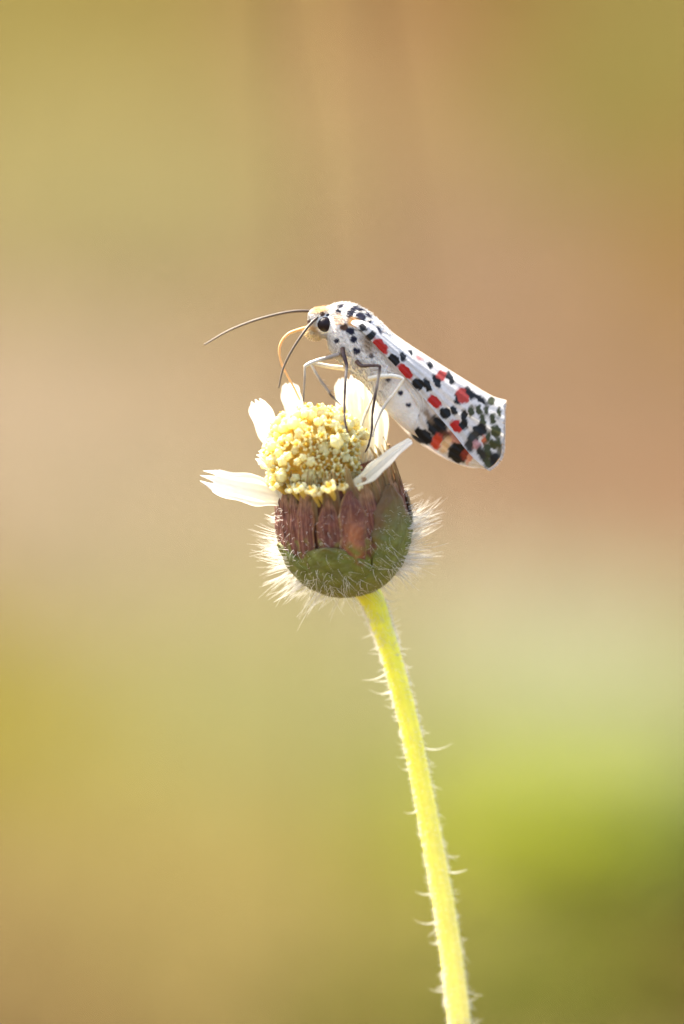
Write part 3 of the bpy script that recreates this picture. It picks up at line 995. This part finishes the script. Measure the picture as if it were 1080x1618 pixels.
for (pts, rad, cols, spurs) in LEGS:
    rr_ = cr(rad, 110)[:, 0]
    tt_ = np.linspace(0, 1, 110)
    rr_ = rr_ * (1 + 0.22 * np.abs(np.sin(tt_ * 26)) ** 10 * np.clip((tt_ - 0.45) * 5, 0, 1)) * (1 + 0.05 * np.sin(tt_ * 140))
    V, F, T = tube(pts, rr_, 10, 110)
    c = np.clip(cr(cols, 110), 0.01, 1)
    c = np.vstack([np.repeat(c, 10, axis=0), c[:1], c[-1:]])
    leg = mpart('leg', V, F, M_LEG, col=c, recalc=True)
    if spurs:
        hh = [((a, b, d), (e, f, g), L, (0, 0, 0), 1.0) for (a, b, d, e, f, g, L) in spurs]
        hh += [((cc[0], cc[1], cc[2]), (random.gauss(0, 1), random.gauss(0, 1), random.gauss(0, 1)), random.uniform(2.5, 4.5), (0, .2, 0), 0.45) for cc in cr(pts, 70)[28:] for _ in range(2)]
        Vh, Fh = hair_mesh(hh, 3)
        mpart('spur', Vh, Fh, M_LEG, leg, np.ones((len(Vh), 3)) * np.array((0.35, 0.27, 0.2)))['kind'] = 'stuff'

# wings
RIDGE = [(566, 497), (585, 503), (604, 515), (640, 541), (680, 567), (720, 592), (755, 614), (780, 628), (797, 634)]
COSTA = [(552, 510), (572, 524), (592, 545), (622, 576), (652, 609), (682, 645), (715, 684), (744, 720), (768, 742)]
NEAR = [(573, 517, 7, 5, 40, BLK, 1.2), (586, 531, 9, 6, -40, BLK, 1.2), (601, 547, 15, 7.5, 48, RED, 1.4), (621, 569, 10, 9, 40, BLK, 1.4), (636, 563, 4.5, 8, -20, BLK, 1.2), (599, 521, 2.6, 7, -35, INK, 1),
        (640, 587, 15, 7.5, 48, RED, 1.4), (660, 607, 10, 8, 30, BLK, 1.4), (675, 608.5, 5.5, 10, -22, BLK, 1.2), (668, 607, 6, 2.5, 0, BLK, 1.5), (686, 635, 12, 8, 42, RED, 1.5), (703, 653, 9, 8.5, 0, BLK, 1.5), (717, 649, 4.5, 8, -20, BLK, 1.5), (721, 673, 11, 8, 55, RED, 1.8),
        (649, 557, 2.6, 4.5, -30, BLK, 1.2), (663, 566, 7, 3.5, 20, (.62, .30, .27), 2), (679, 577, 3.6, 7, -30, BLK, 1.4), (690, 602, 5.5, 12, -24, BLK, 1.4), (697.5, 593, 8, 8, 40, DRED, 2), (711, 597, 5, 11, -26, BLK, 1.5),
        (722, 631, 4.5, 8.5, 0, BLK, 1.6), (731, 625, 8, 10, -20, DRED, 2), (742, 621, 3.5, 9, -30, BLK, 1.6), (756, 629, 14, 3.4, 36, BLK, 1.6), (733, 659, 4, 9, 0, BLK, 1.6), (744, 650, 4, 7, 0, OLV, 1.8), (732, 672, 5, 6, -20, BLK, 1.8),
        (756, 648, 4, 7, -20, OLV, 1.8), (762, 664, 4, 8, 0, OLV, 2), (776, 634, 5, 5, 0, OLV, 2), (778, 661, 4, 7, 0, OLV, 2), (783, 682, 6, 8, -20, OLV, 2), (758, 680, 9, 8, -20, BLK, 2), (745, 697, 7, 14, 18, (.04, .04, .035), 2.5),
        (765, 696, 3, 6, 0, (.5, .13, .06), 2), (753, 704, 5, 6, 0, (.55, .28, .27), 2.5), (778, 702, 5, 6, 0, OLV, 2), (770, 713, 5, 11, -10, OLV, 2), (777, 735, 10, 6, 20, OLV, 2.5), (789, 716, 3.5, 13, 8, (.12, .11, .08), 2.5), (768, 730, 4, 8, -20, OLV, 2), (781, 726, 6, 9, -10, BLK, 2.5), (786, 700, 4, 8, 0, OLV, 2.5), (771, 690, 3.5, 7, 10, OLV, 2), (760, 716, 5, 9, -25, (.03, .03, .025), 2.5), (788, 652, 3, 7, 0, OLV, 2), (768, 648, 3, 6, 0, OLV, 2)]


def wing(ridge, costa, wprof, nu, nv, marks, basecol, bow, parent=moth, name='forewing', seed=0.0):
    R = cr(ridge, nu); C = cr(costa, nu)
    u = np.linspace(0, 1, nu); v = np.linspace(0, 1, nv)
    U, Vv = np.meshgrid(u, v, indexing='ij')
    X = R[:, None, 0] * (1 - Vv) + C[:, None, 0] * Vv
    Y = R[:, None, 1] * (1 - Vv) + C[:, None, 1] * Vv
    X = X + bow * U ** 7 * Vv ** 1.2 * (1 - Vv ** 7) + 1.6 * U ** 12 * np.sin(Vv * 40 + 2 * np.sin(Vv * 17))
    W = wprof(U, Vv) + 0.9 * np.cos(Vv * 34 + 3 * U) * np.clip(U * 2, 0, 1) + 1.3 * wob(X * .5, Y * .5, 0.35, seed)
    x = X.ravel(); y = Y.ravel()
    c = spots(x, y, basecol, marks, 1.9, 2.2 + seed)
    vein = (1 - 0.05 * np.clip(np.cos(Vv * 34 + 3 * U), 0, 1) ** 6).ravel()[:, None]
    V = np.stack([x, y, W.ravel() + yaw(x)], 1)
    return mpart(name, V, grid_faces(nu, nv), M_WING, parent, c * vein)


wing(RIDGE, COSTA, lambda U, V: (2 + (0.62 + 0.38 * np.clip(U / 0.14, 0, 1) ** 0.7) * (52 - 22 * U) * np.sin(np.clip(V * 1.25, 0, 1) * np.pi / 2) ** 0.9 - 3.0 * np.clip(V - .85, 0, 1) * 6 * U + 4 * U * np.sin(V * 6)), 330, 130, [(a, b, c * (1.28 if a > 726 else 1.0), d * (1.28 if a > 726 else 1.0), e, f, g) for (a, b, c, d, e, f, g) in NEAR], (0.67, 0.645, 0.605), 28)
FAR = [(664, 690, 17, 10, 30, BLK, 2), (689, 697, 9, 12, 20, (.62, .07, .03), 2), (703, 703, 7, 14, 25, (.80, .52, .26), 2.5), (724, 717, 17, 14, 30, BLK, 2.5), (735, 716, 7, 10, 30, (.20, .04, .02), 3), (757, 733, 14, 8, -10, MW, 2)]
wing([(a, b - 1.5) for a, b in RIDGE[:-1]] + [(799, 632)], [(566, 545), (582, 600), (604, 641), (624, 664), (650, 691), (684, 714), (715, 730), (745, 739), (768, 737)],
     lambda U, V: -(2 + (42 - 16 * U) * np.sin(np.clip(V * 1.2, 0, 1) * np.pi / 2) ** 0.9), 260, 120, NEAR + FAR, (0.78, 0.70, 0.60), 4, seed=1.0)
# near hindwing tucked between forewing and abdomen
HW = [(714, 692, 20, 9, 28, (.66, .30, .20), 4), (690, 675, 14, 19, -30, BLK, 3), (703, 689, 9, 8, 0, (.13, .05, .03), 4), (668, 690, 18, 11, 32, BLK, 2), (690, 698, 8, 13, 18, (.62, .07, .03), 2), (704, 703, 7, 14, 25, (.82, .55, .28), 2.5),
      (724, 716, 17, 15, 30, BLK, 2.5), (736, 716, 6, 11, 20, (.30, .05, .03), 3), (742, 722, 4, 12, 20, (.75, .35, .22), 2), (757, 733, 13, 9, -5, MW, 2), (675, 655, 4, 12, -30, (.30, .22, .15), 4)]
HR = [(590, 520), (630, 552), (668, 590), (698, 626), (722, 656), (746, 688), (772, 722)]
wing(HR, [(596, 556), (632, 600), (662, 648), (655, 682), (686, 712), (724, 733), (766, 741)],
     lambda U, V: 35 - 12 * U - 18 * V ** 2 * np.clip(U * 2 - .6, 0, 1) + 3 * np.sin(V * 3), 260, 110, HW, MW, 0, name='hindwing', seed=2.0)
wing(HR, [(596, 556), (632, 600), (662, 648), (664, 680), (688, 708), (722, 729), (764, 738)],
     lambda U, V: -(34 - 12 * U - 14 * V ** 2 * np.clip(U * 2 - .6, 0, 1)), 90, 40, HW, MW, 0, name='hindwing', seed=3.0)
# pale fringe along the outer wing margin
hs = []
for i in range(420):
    f = random.random()
    xx = 797 * (1 - f) + 769 * f + 28 * f ** 1.2 * (1 - f ** 7); yy = 634 * (1 - f) + 743 * f
    ww = 2 + 26 * math.sin(min(1, f * 1.25) * math.pi / 2) ** .9
    hs.append(((xx - 1.5, yy, ww + float(yaw(xx))), (1, .25 + .2 * random.random(), 0.05 * random.gauss(0, 1)), random.uniform(3, 6), (0, .1, 0), 0.6))
V, F = hair_mesh(hs, 2)
o = mpart('wing_fringe', V, F, M_FUR, col=np.ones((len(V), 3)) * MW); o['kind'] = 'stuff'
